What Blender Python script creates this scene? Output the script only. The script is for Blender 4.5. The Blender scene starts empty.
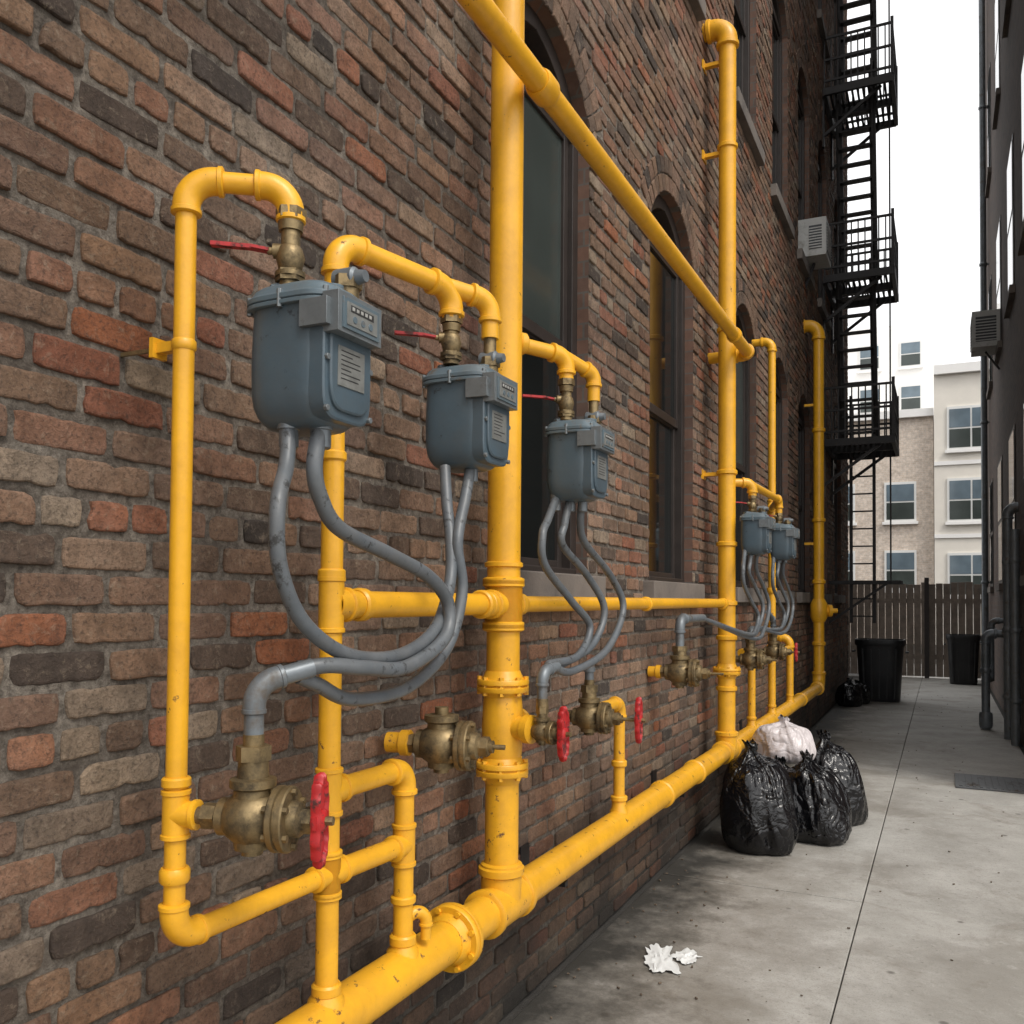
import bpy, bmesh, math, random
from mathutils import Vector, Matrix, noise
random.seed(7)
R=math.radians
V=Vector
scene=bpy.context.scene
# ------------------------------------------------------------------ materials
def newmat(name):
    m=bpy.data.materials.new(name); m.use_nodes=True
    nt=m.node_tree; b=nt.nodes["Principled BSDF"]
    return m,nt,b
def nd(nt,t,**k):
    n=nt.nodes.new(t)
    for a,v in k.items(): setattr(n,a,v)
    return n
def ramp(nt,stops,interp='LINEAR'):
    r=nd(nt,'ShaderNodeValToRGB'); cr=r.color_ramp; cr.interpolation=interp
    while len(cr.elements)>1: cr.elements.remove(cr.elements[-1])
    cr.elements[0].position=stops[0][0]; cr.elements[0].color=(*stops[0][1],1)
    for p,c in stops[1:]:
        e=cr.elements.new(p); e.color=(*c,1)
    return r
def noi(nt,vec,scale,detail=6,rough=.6,dist=0):
    n=nd(nt,'ShaderNodeTexNoise'); n.inputs['Scale'].default_value=scale
    n.inputs['Detail'].default_value=detail; n.inputs['Roughness'].default_value=rough
    n.inputs['Distortion'].default_value=dist
    nt.links.new(vec,n.inputs['Vector']); return n
def mixc(nt,fac,a,b,mode='MIX'):
    m=nd(nt,'ShaderNodeMix',data_type='RGBA',blend_type=mode)
    if isinstance(fac,(int,float)): m.inputs[0].default_value=fac
    else: nt.links.new(fac,m.inputs[0])
    for i,x in ((6,a),(7,b)):
        if isinstance(x,tuple): m.inputs[i].default_value=(*x,1)
        else: nt.links.new(x,m.inputs[i])
    return m.outputs[2]
def mrange(nt,val,a,b,c=0,d=1):
    m=nd(nt,'ShaderNodeMapRange'); nt.links.new(val,m.inputs[0])
    for i,x in zip((1,2,3,4),(a,b,c,d)): m.inputs[i].default_value=x
    return m.outputs[0]
def mth(nt,op,a,b=None):
    m=nd(nt,'ShaderNodeMath',operation=op)
    for i,x in ((0,a),(1,b)):
        if x is None: continue
        if isinstance(x,(int,float)): m.inputs[i].default_value=x
        else: nt.links.new(x,m.inputs[i])
    return m.outputs[0]
def bump(nt,b,h,strength,dist,prev=None):
    n=nd(nt,'ShaderNodeBump'); n.inputs['Strength'].default_value=strength; n.inputs['Distance'].default_value=dist
    nt.links.new(h,n.inputs['Height'])
    if prev: nt.links.new(prev.outputs[0],n.inputs['Normal'])
    nt.links.new(n.outputs[0],b.inputs['Normal']); return n
def wpos(nt):
    g=nd(nt,'ShaderNodeNewGeometry'); return g.outputs['Position']

def simple(name,col,rough=.5,metal=0,var=.25,vs=20,bs=.15,bd=.002,bscale=80,dirt=None,dscale=6,dlo=.55,dhi=.7,spec=None,dmax=1.0,grime=None,gmax=.4,gs=3.5,zwear=0):
    m,nt,b=newmat(name); p=wpos(nt)
    n=noi(nt,p,vs,8,.65)
    f=mrange(nt,n.outputs[0],.25,.75,1-var,1+var)
    hv=nd(nt,'ShaderNodeHueSaturation'); hv.inputs['Color'].default_value=(*col,1); nt.links.new(f,hv.inputs['Value'])
    c=hv.outputs[0]
    wz=None
    if zwear:
        s=nd(nt,'ShaderNodeSeparateXYZ'); nt.links.new(p,s.inputs[0]); wz=mrange(nt,s.outputs[2],.5,1.7,zwear,0)
    if grime:
        gn=noi(nt,p,gs,10,.75,.3); gv=gn.outputs[0]
        if wz: gv=mth(nt,'ADD',gv,wz)
        c=mixc(nt,mrange(nt,gv,.42,.72,0,gmax),c,grime)
    if dirt:
        d=noi(nt,p,dscale,10,.7); dv=d.outputs[0]
        if wz: dv=mth(nt,'ADD',dv,mth(nt,'MULTIPLY',wz,.65))
        df=mrange(nt,dv,dlo,dhi,0,dmax)
        c=mixc(nt,df,c,dirt)
        nt.links.new(mrange(nt,df,0,1,rough,min(1,rough+.35)),b.inputs['Roughness'])
    else:
        nt.links.new(mrange(nt,n.outputs[0],.2,.8,max(0,rough-.08),rough+.08),b.inputs['Roughness'])
    nt.links.new(c,b.inputs['Base Color'])
    b.inputs['Metallic'].default_value=metal
    if spec is not None: b.inputs['Specular IOR Level'].default_value=spec
    if bs>0: bump(nt,b,noi(nt,p,bscale,5,.6).outputs[0],bs,bd)
    return m

def mat_brick_geo():
    m,nt,b=newmat('brick_face'); p=wpos(nt)
    at=nd(nt,'ShaderNodeAttribute'); at.attribute_name='rnd'
    cr=ramp(nt,[(0,(.055,.046,.040)),(.05,(.090,.066,.052)),(.13,(.150,.098,.068)),(.26,(.215,.138,.092)),(.38,(.180,.108,.076)),
      (.50,(.255,.158,.100)),(.60,(.235,.120,.078)),(.70,(.285,.190,.125)),(.78,(.235,.098,.062)),(.86,(.310,.125,.066)),(.93,(.29,.22,.155)),(1,(.19,.145,.11))])
    nt.links.new(at.outputs['Fac'],cr.inputs[0])
    n1=noi(nt,p,14,9,.72,.3); n2=noi(nt,p,110,6,.7); n3=noi(nt,p,1.3,6,.6); n4=noi(nt,p,38,9,.78,.4)
    hv=nd(nt,'ShaderNodeHueSaturation'); nt.links.new(cr.outputs[0],hv.inputs['Color'])
    nt.links.new(mrange(nt,n1.outputs[0],.28,.72,.60,1.55),hv.inputs['Value'])
    nt.links.new(mrange(nt,n3.outputs[0],.3,.7,.82,1.15),hv.inputs['Saturation'])
    c=mixc(nt,mrange(nt,n2.outputs[0],.50,.68,0,.7),hv.outputs[0],(.05,.04,.034))
    c=mixc(nt,mrange(nt,n4.outputs[0],.54,.70,0,.55),c,(.42,.34,.25))
    c=mixc(nt,mrange(nt,n4.outputs[0],.44,.30,0,.7),c,(.05,.04,.034))
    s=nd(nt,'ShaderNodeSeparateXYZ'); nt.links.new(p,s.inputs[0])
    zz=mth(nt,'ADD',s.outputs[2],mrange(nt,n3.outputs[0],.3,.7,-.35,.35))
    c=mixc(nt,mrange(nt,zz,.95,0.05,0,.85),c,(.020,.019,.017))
    c=mixc(nt,mrange(nt,n3.outputs[0],.48,.72,0,.36),c,(.05,.04,.035))
    c=mixc(nt,mrange(nt,s.outputs[1],4,11,0,.28),c,(.05,.036,.03))  # shade of the far alley put into the brick colour, deepening along Y
    nt.links.new(c,b.inputs['Base Color']); b.inputs['Roughness'].default_value=.9
    b.inputs['Specular IOR Level'].default_value=.25
    h=mth(nt,'ADD',n4.outputs[0],mth(nt,'MULTIPLY',n2.outputs[0],.55))
    h=mth(nt,'ADD',h,n1.outputs[0])
    bump(nt,b,h,1.0,.012)
    return m
def mat_mortar():
    m,nt,b=newmat('mortar'); p=wpos(nt)
    n1=noi(nt,p,55,8,.75); n3=noi(nt,p,1.7,6,.6); n5=noi(nt,p,6,8,.7)
    c=mixc(nt,mrange(nt,n1.outputs[0],.35,.65),(.10,.086,.072),(.38,.335,.28))
    c=mixc(nt,mrange(nt,n5.outputs[0],.43,.62,0,.7),c,(.07,.056,.046))
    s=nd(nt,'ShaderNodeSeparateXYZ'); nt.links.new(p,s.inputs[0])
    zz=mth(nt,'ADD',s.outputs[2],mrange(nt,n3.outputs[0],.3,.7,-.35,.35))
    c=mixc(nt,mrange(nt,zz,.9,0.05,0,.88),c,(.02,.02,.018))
    c=mixc(nt,mrange(nt,n3.outputs[0],.45,.72,0,.5),c,(.06,.05,.042))
    c=mixc(nt,mrange(nt,s.outputs[1],4,11,0,.40),c,(.05,.04,.034))  # mortar colour also darkened along Y, painting in the dimmer far alley
    nt.links.new(c,b.inputs['Base Color']); b.inputs['Roughness'].default_value=.95
    b.inputs['Specular IOR Level'].default_value=.2
    bump(nt,b,mth(nt,'ADD',n1.outputs[0],n5.outputs[0]),1,.016)
    return m
def mat_brick_tex(name,axis,c1,c2,mort,w=.215,h=.075,ms=.006,dirt=.3):
    m,nt,b=newmat(name); p=wpos(nt)
    s=nd(nt,'ShaderNodeSeparateXYZ'); nt.links.new(p,s.inputs[0])
    cb=nd(nt,'ShaderNodeCombineXYZ')
    nt.links.new(mth(nt,'ADD',s.outputs[0],s.outputs[1]),cb.inputs[0])
    nt.links.new(s.outputs[2],cb.inputs[1])
    bt=nd(nt,'ShaderNodeTexBrick'); nt.links.new(cb.outputs[0],bt.inputs['Vector'])
    bt.inputs['Scale'].default_value=1; bt.inputs['Brick Width'].default_value=w; bt.inputs['Row Height'].default_value=h
    bt.inputs['Mortar Size'].default_value=ms; bt.inputs['Mortar Smooth'].default_value=.3
    bt.inputs['Color1'].default_value=(*c1,1); bt.inputs['Color2'].default_value=(*c2,1); bt.inputs['Mortar'].default_value=(*mort,1)
    n=noi(nt,p,9,8,.7); n3=noi(nt,p,.8,7,.65)
    hv=nd(nt,'ShaderNodeHueSaturation'); nt.links.new(bt.outputs[0],hv.inputs['Color'])
    nt.links.new(mrange(nt,n.outputs[0],.25,.75,.65,1.35),hv.inputs['Value'])
    c=mixc(nt,mrange(nt,n3.outputs[0],.45,.7,0,dirt),hv.outputs[0],(.04,.035,.03))
    nt.links.new(c,b.inputs['Base Color']); b.inputs['Roughness'].default_value=.9
    bb=bump(nt,b,bt.outputs['Fac'],-.8,.006)
    bump(nt,b,n.outputs[0],.5,.004,bb)
    return m
def mat_concrete():
    m,nt,b=newmat('concrete_surface'); p=wpos(nt)
    s=nd(nt,'ShaderNodeSeparateXYZ'); nt.links.new(p,s.inputs[0])
    n1=noi(nt,p,2.2,10,.72); n2=noi(nt,p,130,5,.7); n3=noi(nt,p,.75,8,.65,.5); n4=noi(nt,p,11,10,.75); n6=noi(nt,p,32,8,.8)
    n7=noi(nt,p,1.6,9,.7,.8)
    c=mixc(nt,mrange(nt,n1.outputs[0],.3,.7),(.27,.26,.235),(.46,.45,.42))
    c=mixc(nt,mrange(nt,n2.outputs[0],.52,.72,0,.6),c,(.15,.14,.13))
    c=mixc(nt,mrange(nt,n6.outputs[0],.53,.69,0,.55),c,(.17,.16,.145))
    c=mixc(nt,mrange(nt,n3.outputs[0],.49,.61,0,.50),c,(.18,.165,.14))
    c=mixc(nt,mrange(nt,n7.outputs[0],.55,.66,0,.45),c,(.15,.125,.095))
    c=mixc(nt,mrange(nt,n4.outputs[0],.56,.72,0,.4),c,(.54,.53,.50))
    vo=nd(nt,'ShaderNodeTexVoronoi'); vo.inputs['Scale'].default_value=3.3; nt.links.new(p,vo.inputs['Vector'])
    c=mixc(nt,mrange(nt,vo.outputs['Distance'],.045,.080,.75,0),c,(.09,.082,.072))
    vo2=nd(nt,'ShaderNodeTexVoronoi'); vo2.inputs['Scale'].default_value=14; nt.links.new(p,vo2.inputs['Vector'])
    c=mixc(nt,mrange(nt,vo2.outputs['Distance'],.05,.11,.5,0),c,(.12,.11,.095))
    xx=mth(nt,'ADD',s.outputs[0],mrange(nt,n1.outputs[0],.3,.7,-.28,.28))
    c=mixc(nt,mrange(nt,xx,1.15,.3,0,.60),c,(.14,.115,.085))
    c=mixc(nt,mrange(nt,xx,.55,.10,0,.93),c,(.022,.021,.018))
    nt.links.new(c,b.inputs['Base Color'])
    nt.links.new(mrange(nt,n1.outputs[0],.3,.7,.62,.9),b.inputs['Roughness'])
    b1=bump(nt,b,n2.outputs[0],.5,.003); bump(nt,b,n4.outputs[0],.45,.006,b1)
    return m
def mat_bag(name,col,rough,amt=1):
    m,nt,b=newmat(name); p=wpos(nt)
    n=noi(nt,p,8,1.5,.45,1.2); n2=noi(nt,p,24,1,.4,1.5)
    b.inputs['Base Color'].default_value=(*col,1); b.inputs['Roughness'].default_value=rough
    b.inputs['Specular IOR Level'].default_value=.5
    r1=mth(nt,'ABSOLUTE',mth(nt,'SUBTRACT',n.outputs[0],.5)); r2=mth(nt,'ABSOLUTE',mth(nt,'SUBTRACT',n2.outputs[0],.5))
    b1=bump(nt,b,r1,.5*amt,.07); bump(nt,b,r2,.4*amt,.014,b1)
    return m
M={}
M['brick']=mat_brick_geo(); M['mortar']=mat_mortar()
M['reveal']=mat_brick_tex('brick_reveal','XY',(.10,.06,.045),(.15,.08,.055),(.10,.09,.08))
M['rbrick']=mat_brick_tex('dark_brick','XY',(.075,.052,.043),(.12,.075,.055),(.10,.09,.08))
M['tan']=mat_brick_tex('tan_brick','XY',(.52,.43,.35),(.62,.53,.45),(.60,.56,.51),dirt=.03)
M['cream']=simple('cream_render',(.72,.68,.61),.85,var=.08,vs=1.2,bs=.1)
M['whitewall']=simple('white_render',(.80,.79,.77),.85,var=.06,vs=1)
M['yellow']=simple('yellow_pipe_paint',(.78,.395,.018),.37,var=.10,vs=7,bs=.3,bd=.003,bscale=38,dirt=(.13,.06,.022),dscale=26,dlo=.64,dhi=.68,grime=(.42,.20,.025),gmax=.5,gs=4.5,zwear=.045)
M['brass']=simple('aged_brass',(.25,.185,.095),.45,.75,var=.35,vs=25,bs=.3,bd=.003,bscale=60,dirt=(.075,.06,.04),dscale=18,dlo=.46,dhi=.66)
M['meter']=simple('meter_grey_paint',(.062,.094,.118),.36,var=.14,vs=9,bs=.2,bd=.002,bscale=55,dirt=(.03,.038,.045),dscale=30,dlo=.61,dhi=.68,grime=(.085,.088,.085),gmax=.45,gs=6)
M['meterlid']=simple('meter_lid_paint',(.09,.13,.155),.38,var=.14,vs=9,bs=.2,dirt=(.12,.10,.08),dscale=26,dlo=.58,dhi=.68,grime=(.11,.10,.09),gmax=.5,gs=7)
M['alu']=simple('index_housing_metal',(.17,.19,.20),.4,.4,var=.2,vs=20,dirt=(.08,.075,.07),dscale=14)
M['label']=simple('label_plate',(.19,.195,.185),.4,.2,var=.3,vs=35,bs=0)
M['dark']=simple('dark_ink',(.03,.03,.03),.5,bs=0)
M['dialw']=simple('dial_white',(.35,.35,.33),.3,bs=0)
M['hose']=simple('grey_hose_coating',(.095,.108,.12),.40,var=.25,vs=14,bs=.3,bd=.0015,bscale=90,dirt=(.035,.035,.035),dscale=26,dlo=.57,dhi=.65,grime=(.16,.155,.145),gmax=.5,gs=8)
M['gpipe']=simple('galvanised_pipe',(.16,.18,.195),.42,.35,var=.25,vs=12,dirt=(.12,.10,.08),dscale=10)
M['red']=simple('red_handle_paint',(.40,.016,.018),.42,var=.25,vs=20,bs=.3,bd=.002,dirt=(.07,.02,.018),dscale=26,dlo=.52,dhi=.60)
M['stone']=simple('stone_sill',(.18,.155,.135),.85,var=.3,vs=6,bs=.5,bd=.004,dirt=(.06,.055,.05),dscale=3,dlo=.45,dhi=.7)
M['frame']=simple('window_frame_paint',(.028,.021,.018),.5,var=.25,vs=10,bs=.2)
M['whiteframe']=simple('white_window_frame',(.7,.7,.68),.5,var=.05)
M['iron']=simple('black_iron',(.018,.016,.016),.5,.3,var=.3,vs=10,dirt=(.07,.035,.02),dscale=12,dlo=.6,dhi=.75)
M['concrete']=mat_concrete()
M['soil']=simple('ground_surface',(.045,.042,.038),.95,var=.3,vs=3,bs=.6,bd=.01)
M['bag']=mat_bag('black_bag_plastic',(.004,.004,.005),.17)
M['wbag']=mat_bag('white_bag_plastic',(.56,.51,.51),.32,.7)
M['bin']=simple('black_bin_plastic',(.015,.016,.018),.45,var=.25,vs=8,dirt=(.04,.038,.035),dscale=5,dlo=.5,dhi=.8)
M['wood']=simple('weathered_wood',(.24,.20,.165),.85,var=.4,vs=5,bs=.5,bd=.004,bscale=40)
M['ac']=simple('ac_casing',(.46,.46,.44),.5,var=.1,vs=8,dirt=(.2,.18,.15),dscale=5)
M['acdark']=simple('ac_grille',(.06,.065,.07),.6,var=.1)
M['paper']=simple('paper',(.66,.67,.66),.8,var=.05)
M['steel']=simple('steel_plate',(.10,.105,.11),.5,.5,var=.2,vs=10,dirt=(.08,.06,.045))
M['debris']=simple('debris_bits',(.12,.09,.065),.9,var=.5,vs=3)
def mat_glass(name,col,rough=.06,vs=1.5):
    m,nt,b=newmat(name); p=wpos(nt); n=noi(nt,p,vs,4,.5)
    c=mixc(nt,n.outputs[0],tuple(x*.5 for x in col),tuple(x*1.5 for x in col))
    nt.links.new(c,b.inputs['Base Color']); b.inputs['Roughness'].default_value=rough
    bump(nt,b,n.outputs[0],.08,.02); return m
M['glass']=mat_glass('window_glass_dark',(.010,.012,.012))
M['glass2']=mat_glass('window_glass_blind',(.042,.052,.048),.15)
M['glassb']=mat_glass('window_glass_pale',(.12,.16,.19),.08)
# ------------------------------------------------------------------ mesh builder
class MB:
    def __init__(s): s.v=[];s.f=[];s.m=[];s.mats=[]
    def mi(s,k):
        if k not in s.mats: s.mats.append(k)
        return s.mats.index(k)
    def add(s,vs,fs,k):
        o=len(s.v); i=s.mi(k); s.v+= [tuple(x) for x in vs]
        for f in fs: s.f.append([a+o for a in f]); s.m.append(i)
    def box(s,a,b,k):
        x0,y0,z0=a;x1,y1,z1=b
        vs=[(x,y,z) for x in (x0,x1) for y in (y0,y1) for z in (z0,z1)]
        s.add(vs,[(0,1,3,2),(4,6,7,5),(0,4,5,1),(2,3,7,6),(0,2,6,4),(1,5,7,3)],k)
    def beam(s,p,q,w,h,k,up=None):
        p=V(p);q=V(q);d=(q-p).normalized(); u=V(up) if up else (V((0,0,1)) if abs(d.z)<.9 else V((1,0,0)))
        a=d.cross(u).normalized(); b=a.cross(d).normalized()
        vs=[]
        for e in (p,q):
            for i,j in ((-1,-1),(1,-1),(1,1),(-1,1)): vs.append(e+a*w/2*i+b*h/2*j)
        s.add(vs,[(0,1,2,3),(4,7,6,5),(0,4,5,1),(1,5,6,2),(2,6,7,3),(3,7,4,0)],k)
    def sweep(s,pts,rad,k,seg=20,cap=True):
        pts=[V(p) for p in pts]; n=len(pts)
        rs=rad if isinstance(rad,list) else [rad]*n
        t=(pts[1]-pts[0]).normalized(); u=t.cross(V((.31,.2,.93)) if abs(t.z)<.95 else V((1,0,0))).normalized()
        vs=[];fs=[]
        for i,p in enumerate(pts):
            if i==0: tn=(pts[1]-pts[0])
            elif i==n-1: tn=(pts[-1]-pts[-2])
            else: tn=(pts[i+1]-p).normalized()+(p-pts[i-1]).normalized()
            tn.normalize(); u=(u-tn*u.dot(tn)).normalized(); w=tn.cross(u)
            for j in range(seg):
                a=2*math.pi*j/seg; vs.append(p+(u*math.cos(a)+w*math.sin(a))*rs[i])
        for i in range(n-1):
            for j in range(seg):
                fs.append((i*seg+j,i*seg+(j+1)%seg,(i+1)*seg+(j+1)%seg,(i+1)*seg+j))
        if cap: fs.append(tuple(range(seg-1,-1,-1))); fs.append(tuple((n-1)*seg+j for j in range(seg)))
        s.add(vs,fs,k)
    def lathe(s,o,ax,prof,k,seg=24):
        o=V(o);ax=V(ax).normalized()
        u=ax.cross(V((0,0,1)) if abs(ax.z)<.9 else V((1,0,0))).normalized(); w=ax.cross(u)
        vs=[];fs=[]
        for t,r in prof:
            for j in range(seg):
                a=2*math.pi*j/seg; vs.append(o+ax*t+(u*math.cos(a)+w*math.sin(a))*max(r,1e-4))
        n=len(prof)
        for i in range(n-1):
            for j in range(seg): fs.append((i*seg+j,i*seg+(j+1)%seg,(i+1)*seg+(j+1)%seg,(i+1)*seg+j))
        fs.append(tuple(range(seg-1,-1,-1))); fs.append(tuple((n-1)*seg+j for j in range(seg)))
        s.add(vs,fs,k)
    def collar(s,c,ax,r,l,k='yellow',seg=24):
        s.lathe(c,ax,[(-l/2,r*.88),(-l/2+l*.18,r),(l/2-l*.18,r),(l/2,r*.88)],k,seg)
    def bolts(s,c,ax,rad,n,br,l,k,ph=0):
        c=V(c);ax=V(ax).normalized()
        u=ax.cross(V((0,0,1)) if abs(ax.z)<.9 else V((1,0,0))).normalized(); w=ax.cross(u)
        for i in range(n):
            a=2*math.pi*(i+.5)/n+ph
            s.lathe(c+(u*math.cos(a)+w*math.sin(a))*rad-ax*l/2,ax,[(0,br),(l,br)],k,6)
    def flange(s,c,ax,r,pr,k='yellow'):
        s.lathe(c,ax,[(-.05,pr*1.03),(-.03,pr*1.18),(-.022,pr*1.25),(-.022,r*.97),(-.018,r),(-.005,r),(-.003,r*.97),(-.003,r*.9),(.003,r*.9),(.003,r*.97),(.005,r),(.018,r),(.022,r*.97),(.022,pr*1.25),(.03,pr*1.18),(.05,pr*1.03)],k,36)
        s.bolts(c,ax,(r+pr*1.2)/2,8,.009,.062,k)
    def pipe(s,pts,r,R=None,k='yellow',fit=True,seg=24,fr=1.17,cr=1.32,kf=None):
        pts=[V(p) for p in pts]; R=R or r*2.0; kf=kf or k
        out=[pts[0]]
        for i in range(1,len(pts)-1):
            P=pts[i]; d1=(P-pts[i-1]).normalized(); d2=(pts[i+1]-P).normalized()
            c=max(-1,min(1,d1.dot(d2))); ph=math.acos(c)
            if ph<.03: out.append(P); continue
            t=R*math.tan(ph/2); S=P-d1*t; n1=(d2-d1*c).normalized(); C=S+n1*R
            arc=[C+(-n1*math.cos(a)+d1*math.sin(a))*R for a in [ph*q/12 for q in range(13)]]
            out+=arc
            if fit:
                s.sweep([arc[0]-d1*r*.5]+arc+[arc[-1]+d2*r*.5],r*fr,kf,seg)
                s.collar(arc[0]-d1*r*.5,d1,r*cr,r*.6,kf,seg); s.collar(arc[-1]+d2*r*.5,d2,r*cr,r*.6,kf,seg)
        out.append(pts[-1]); s.sweep(out,r,k,seg)
    def tee(s,c,ax,br,r,k='yellow',r2=None):
        c=V(c);ax=V(ax).normalized();br=V(br).normalized(); r2=r2 or r
        L=r2*1.6+r*.3
        s.lathe(c,ax,[(-L,r*1.14),(L,r*1.14)],k); s.collar(c-ax*L,ax,r*1.26,r*.5,k); s.collar(c+ax*L,ax,r*1.26,r*.5,k)
        s.lathe(c,br,[(0,r2*1.15),(r*1.25+r2*.6,r2*1.15)],k); s.collar(c+br*(r*1.25+r2*.6),br,r2*1.3,r2*.55,k)
    def obj(s,name,parent=None,smooth=True,bevel=0,angle=38):
        me=bpy.data.meshes.new(name); me.from_pydata(s.v,[],s.f); 
        for k in s.mats: me.materials.append(M[k])
        me.polygons.foreach_set('material_index',s.m); me.update()
        bm=bmesh.new(); bm.from_mesh(me); bmesh.ops.recalc_face_normals(bm,faces=bm.faces); bm.to_mesh(me); bm.free()
        if smooth:
            me.polygons.foreach_set('use_smooth',[True]*len(me.polygons)); me.set_sharp_from_angle(angle=R(angle))
        ob=bpy.data.objects.new(name,me); scene.collection.objects.link(ob)
        if bevel:
            md=ob.modifiers.new('b','BEVEL'); md.width=bevel; md.segments=2; md.limit_method='ANGLE'
        if parent: ob.parent=parent
        return ob
def empty(name,loc=(0,0,0)):
    e=bpy.data.objects.new(name,None); scene.collection.objects.link(e); e.empty_display_size=.1; return e
def spline(pts,n=10):
    pts=[V(p) for p in pts]; P=[pts[0]*2-pts[1]]+pts+[pts[-1]*2-pts[-2]]; out=[]
    for i in range(1,len(P)-2):
        a,b,c,d=P[i-1:i+3]
        for j in range(n):
            t=j/n
            out.append(.5*((2*b)+(c-a)*t+(2*a-5*b+4*c-d)*t*t+(3*b-a-3*c+d)*t**3))
    out.append(pts[-1]); return out
# ------------------------------------------------------------------ ground
g=MB(); g.add([(-150,-150,-.02),(150,-150,-.02),(150,250,-.02),(-150,250,-.02)],[(0,1,2,3)],'soil'); g.obj('ground',smooth=False)
g=MB(); ys=[-6.8,-3.8,-.8,2.2,5.2,8.2,11.2,14.2,17.2,20.2,23.2,26.2]
xs=[.03,1.13,2.3,3.8,5.3,6.8]
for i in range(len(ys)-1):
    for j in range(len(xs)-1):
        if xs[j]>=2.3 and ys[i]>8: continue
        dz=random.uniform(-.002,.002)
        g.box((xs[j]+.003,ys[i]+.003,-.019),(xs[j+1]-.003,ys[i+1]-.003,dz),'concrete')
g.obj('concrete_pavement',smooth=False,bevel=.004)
# ------------------------------------------------------------------ left building
bld=empty('brick_apartment_building')
Y0,Y1,ZT=-3.0,17.2,14.4
cols=[3.5,5.5,7.80,9.65,11.45,13.35,15.4]; HW=.5; RISE=.30
fl=[(1.72,3.84),(5.75,7.85),(9.75,11.8)]
ARR=(HW*HW+RISE*RISE)/(2*RISE); TH=math.asin(HW/ARR); RING=.21
def opening_half(z,sill,spring,outer=True):
    if z<sill or z>spring+RISE+RING: return 0
    if z<=spring: return HW
    cz=spring+RISE-ARR; ro=ARR+RING
    if z<cz+ro*math.cos(TH): return (z-cz)*math.tan(TH)
    q=ro*ro-(z-cz)**2
    return math.sqrt(q) if q>0 else 0
bw,bh,mo=.215,.075,.013
vs=[];fs=[];rn=[]
def addbrick(corners,proud,r,fine=False):
    cy=sum(c[0] for c in corners)/4; cz=sum(c[1] for c in corners)/4
    o=len(vs)
    if fine:
        ring=[]
        for i in range(4):
            a=corners[i]; b=corners[(i+1)%4]; L=math.hypot(b[0]-a[0],b[1]-a[1]); n=max(3,int(L/.020))
            for j in range(n):
                t=j/n; y=a[0]+(b[0]-a[0])*t; z=a[1]+(b[1]-a[1])*t
                k=.0032 if j==0 else 0
                q=abs(noise.noise(V((y*38,z*38,r*40))))*.0060+(.007*random.random() if random.random()<.06 else 0)+k
                ny,nz=(cy-y),(cz-z)*1.0
                if i%2==0: ny,nz=0 if j else ny/abs(ny or 1),nz/abs(nz or 1)
                else: ny,nz=ny/abs(ny or 1),0 if j else nz/abs(nz or 1)
                ring.append((y+ny*q,z+nz*q,ny,nz))
        m=len(ring)
        ty=random.uniform(-.014,.014); tz=random.uniform(-.04,.04)
        for (y,z,ny,nz) in ring: vs.append((-.02,y,z))
        for (y,z,ny,nz) in ring: vs.append((proud-.0045+random.uniform(-.0008,.0008),y,z))
        for (y,z,ny,nz) in ring: vs.append((proud-.0012+(y-cy)*ty+(z-cz)*tz,y+ny*.0022,z+nz*.0022))
        for (y,z,ny,nz) in ring: vs.append((proud+(y-cy)*ty+(z-cz)*tz,y+ny*.006,z+nz*.006))
        for a in range(3):
            for i in range(m):
                j=(i+1)%m; fs.append((o+a*m+i,o+a*m+j,o+(a+1)*m+j,o+(a+1)*m+i))
        fs.append(tuple(o+3*m+i for i in range(m))); rn.extend([r]*(4*m)); return
    for (y,z) in corners: vs.append((-.02,y,z))
    for (y,z) in corners: vs.append((proud-.0045+random.uniform(-.001,.001),y,z))
    for (y,z) in corners:
        dy=cy-y;dz=cz-z; 
        vs.append((proud+random.uniform(-.0012,.0012),y+math.copysign(.0045,dy),z+math.copysign(.0045,dz)))
    for a,b in ((0,4),(4,8)):
        for i in range(4):
            j=(i+1)%4; fs.append((o+a+i,o+a+j,o+b+j,o+b+i))
    fs.append((o+8,o+9,o+10,o+11)); rn.extend([r]*12)
row=0; z=0.0
while z<ZT-.02:
    za=z+mo/2; zb=z+bh-mo/2; zm=(za+zb)/2
    cuts=[]
    for c in cols:
        for s_,p_ in fl:
            h=opening_half(zm,s_,p_)
            if s_-.13<zm<s_: h=HW+.10
            if h>0: cuts.append((c-h-.004,c+h+.004))
    y=Y0+(0 if row%2 else -bw/2)+random.uniform(-.016,.016)
    header=(row%6==5)
    while y<Y1:
        w=(bw/2 if header else bw)+random.uniform(-.006,.006)
        iv=[(max(y+mo/2,Y0),min(y+w-mo/2,Y1))]
        for ca,cb in cuts:
            nv=[]
            for a,b in iv:
                if cb<=a or ca>=b: nv.append((a,b))
                else:
                    if ca-a>.02: nv.append((a,ca))
                    if b-cb>.02: nv.append((cb,b))
            iv=nv
        r=random.random()
        for a,b in iv:
            if b-a<.02: continue
            j=lambda q=.0025: random.uniform(-q,q)
            dz=j(.0026)
            addbrick([(a+j(),za+dz+j(.002)),(b+j(),za+dz+j(.002)),(b+j(),zb+dz+j(.002)),(a+j(),zb+dz+j(.002))],.004+random.uniform(-.0045,.005),r,(.2<a<7.0 and z<4.8))
        y+=w
    z+=bh; row+=1
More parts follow.
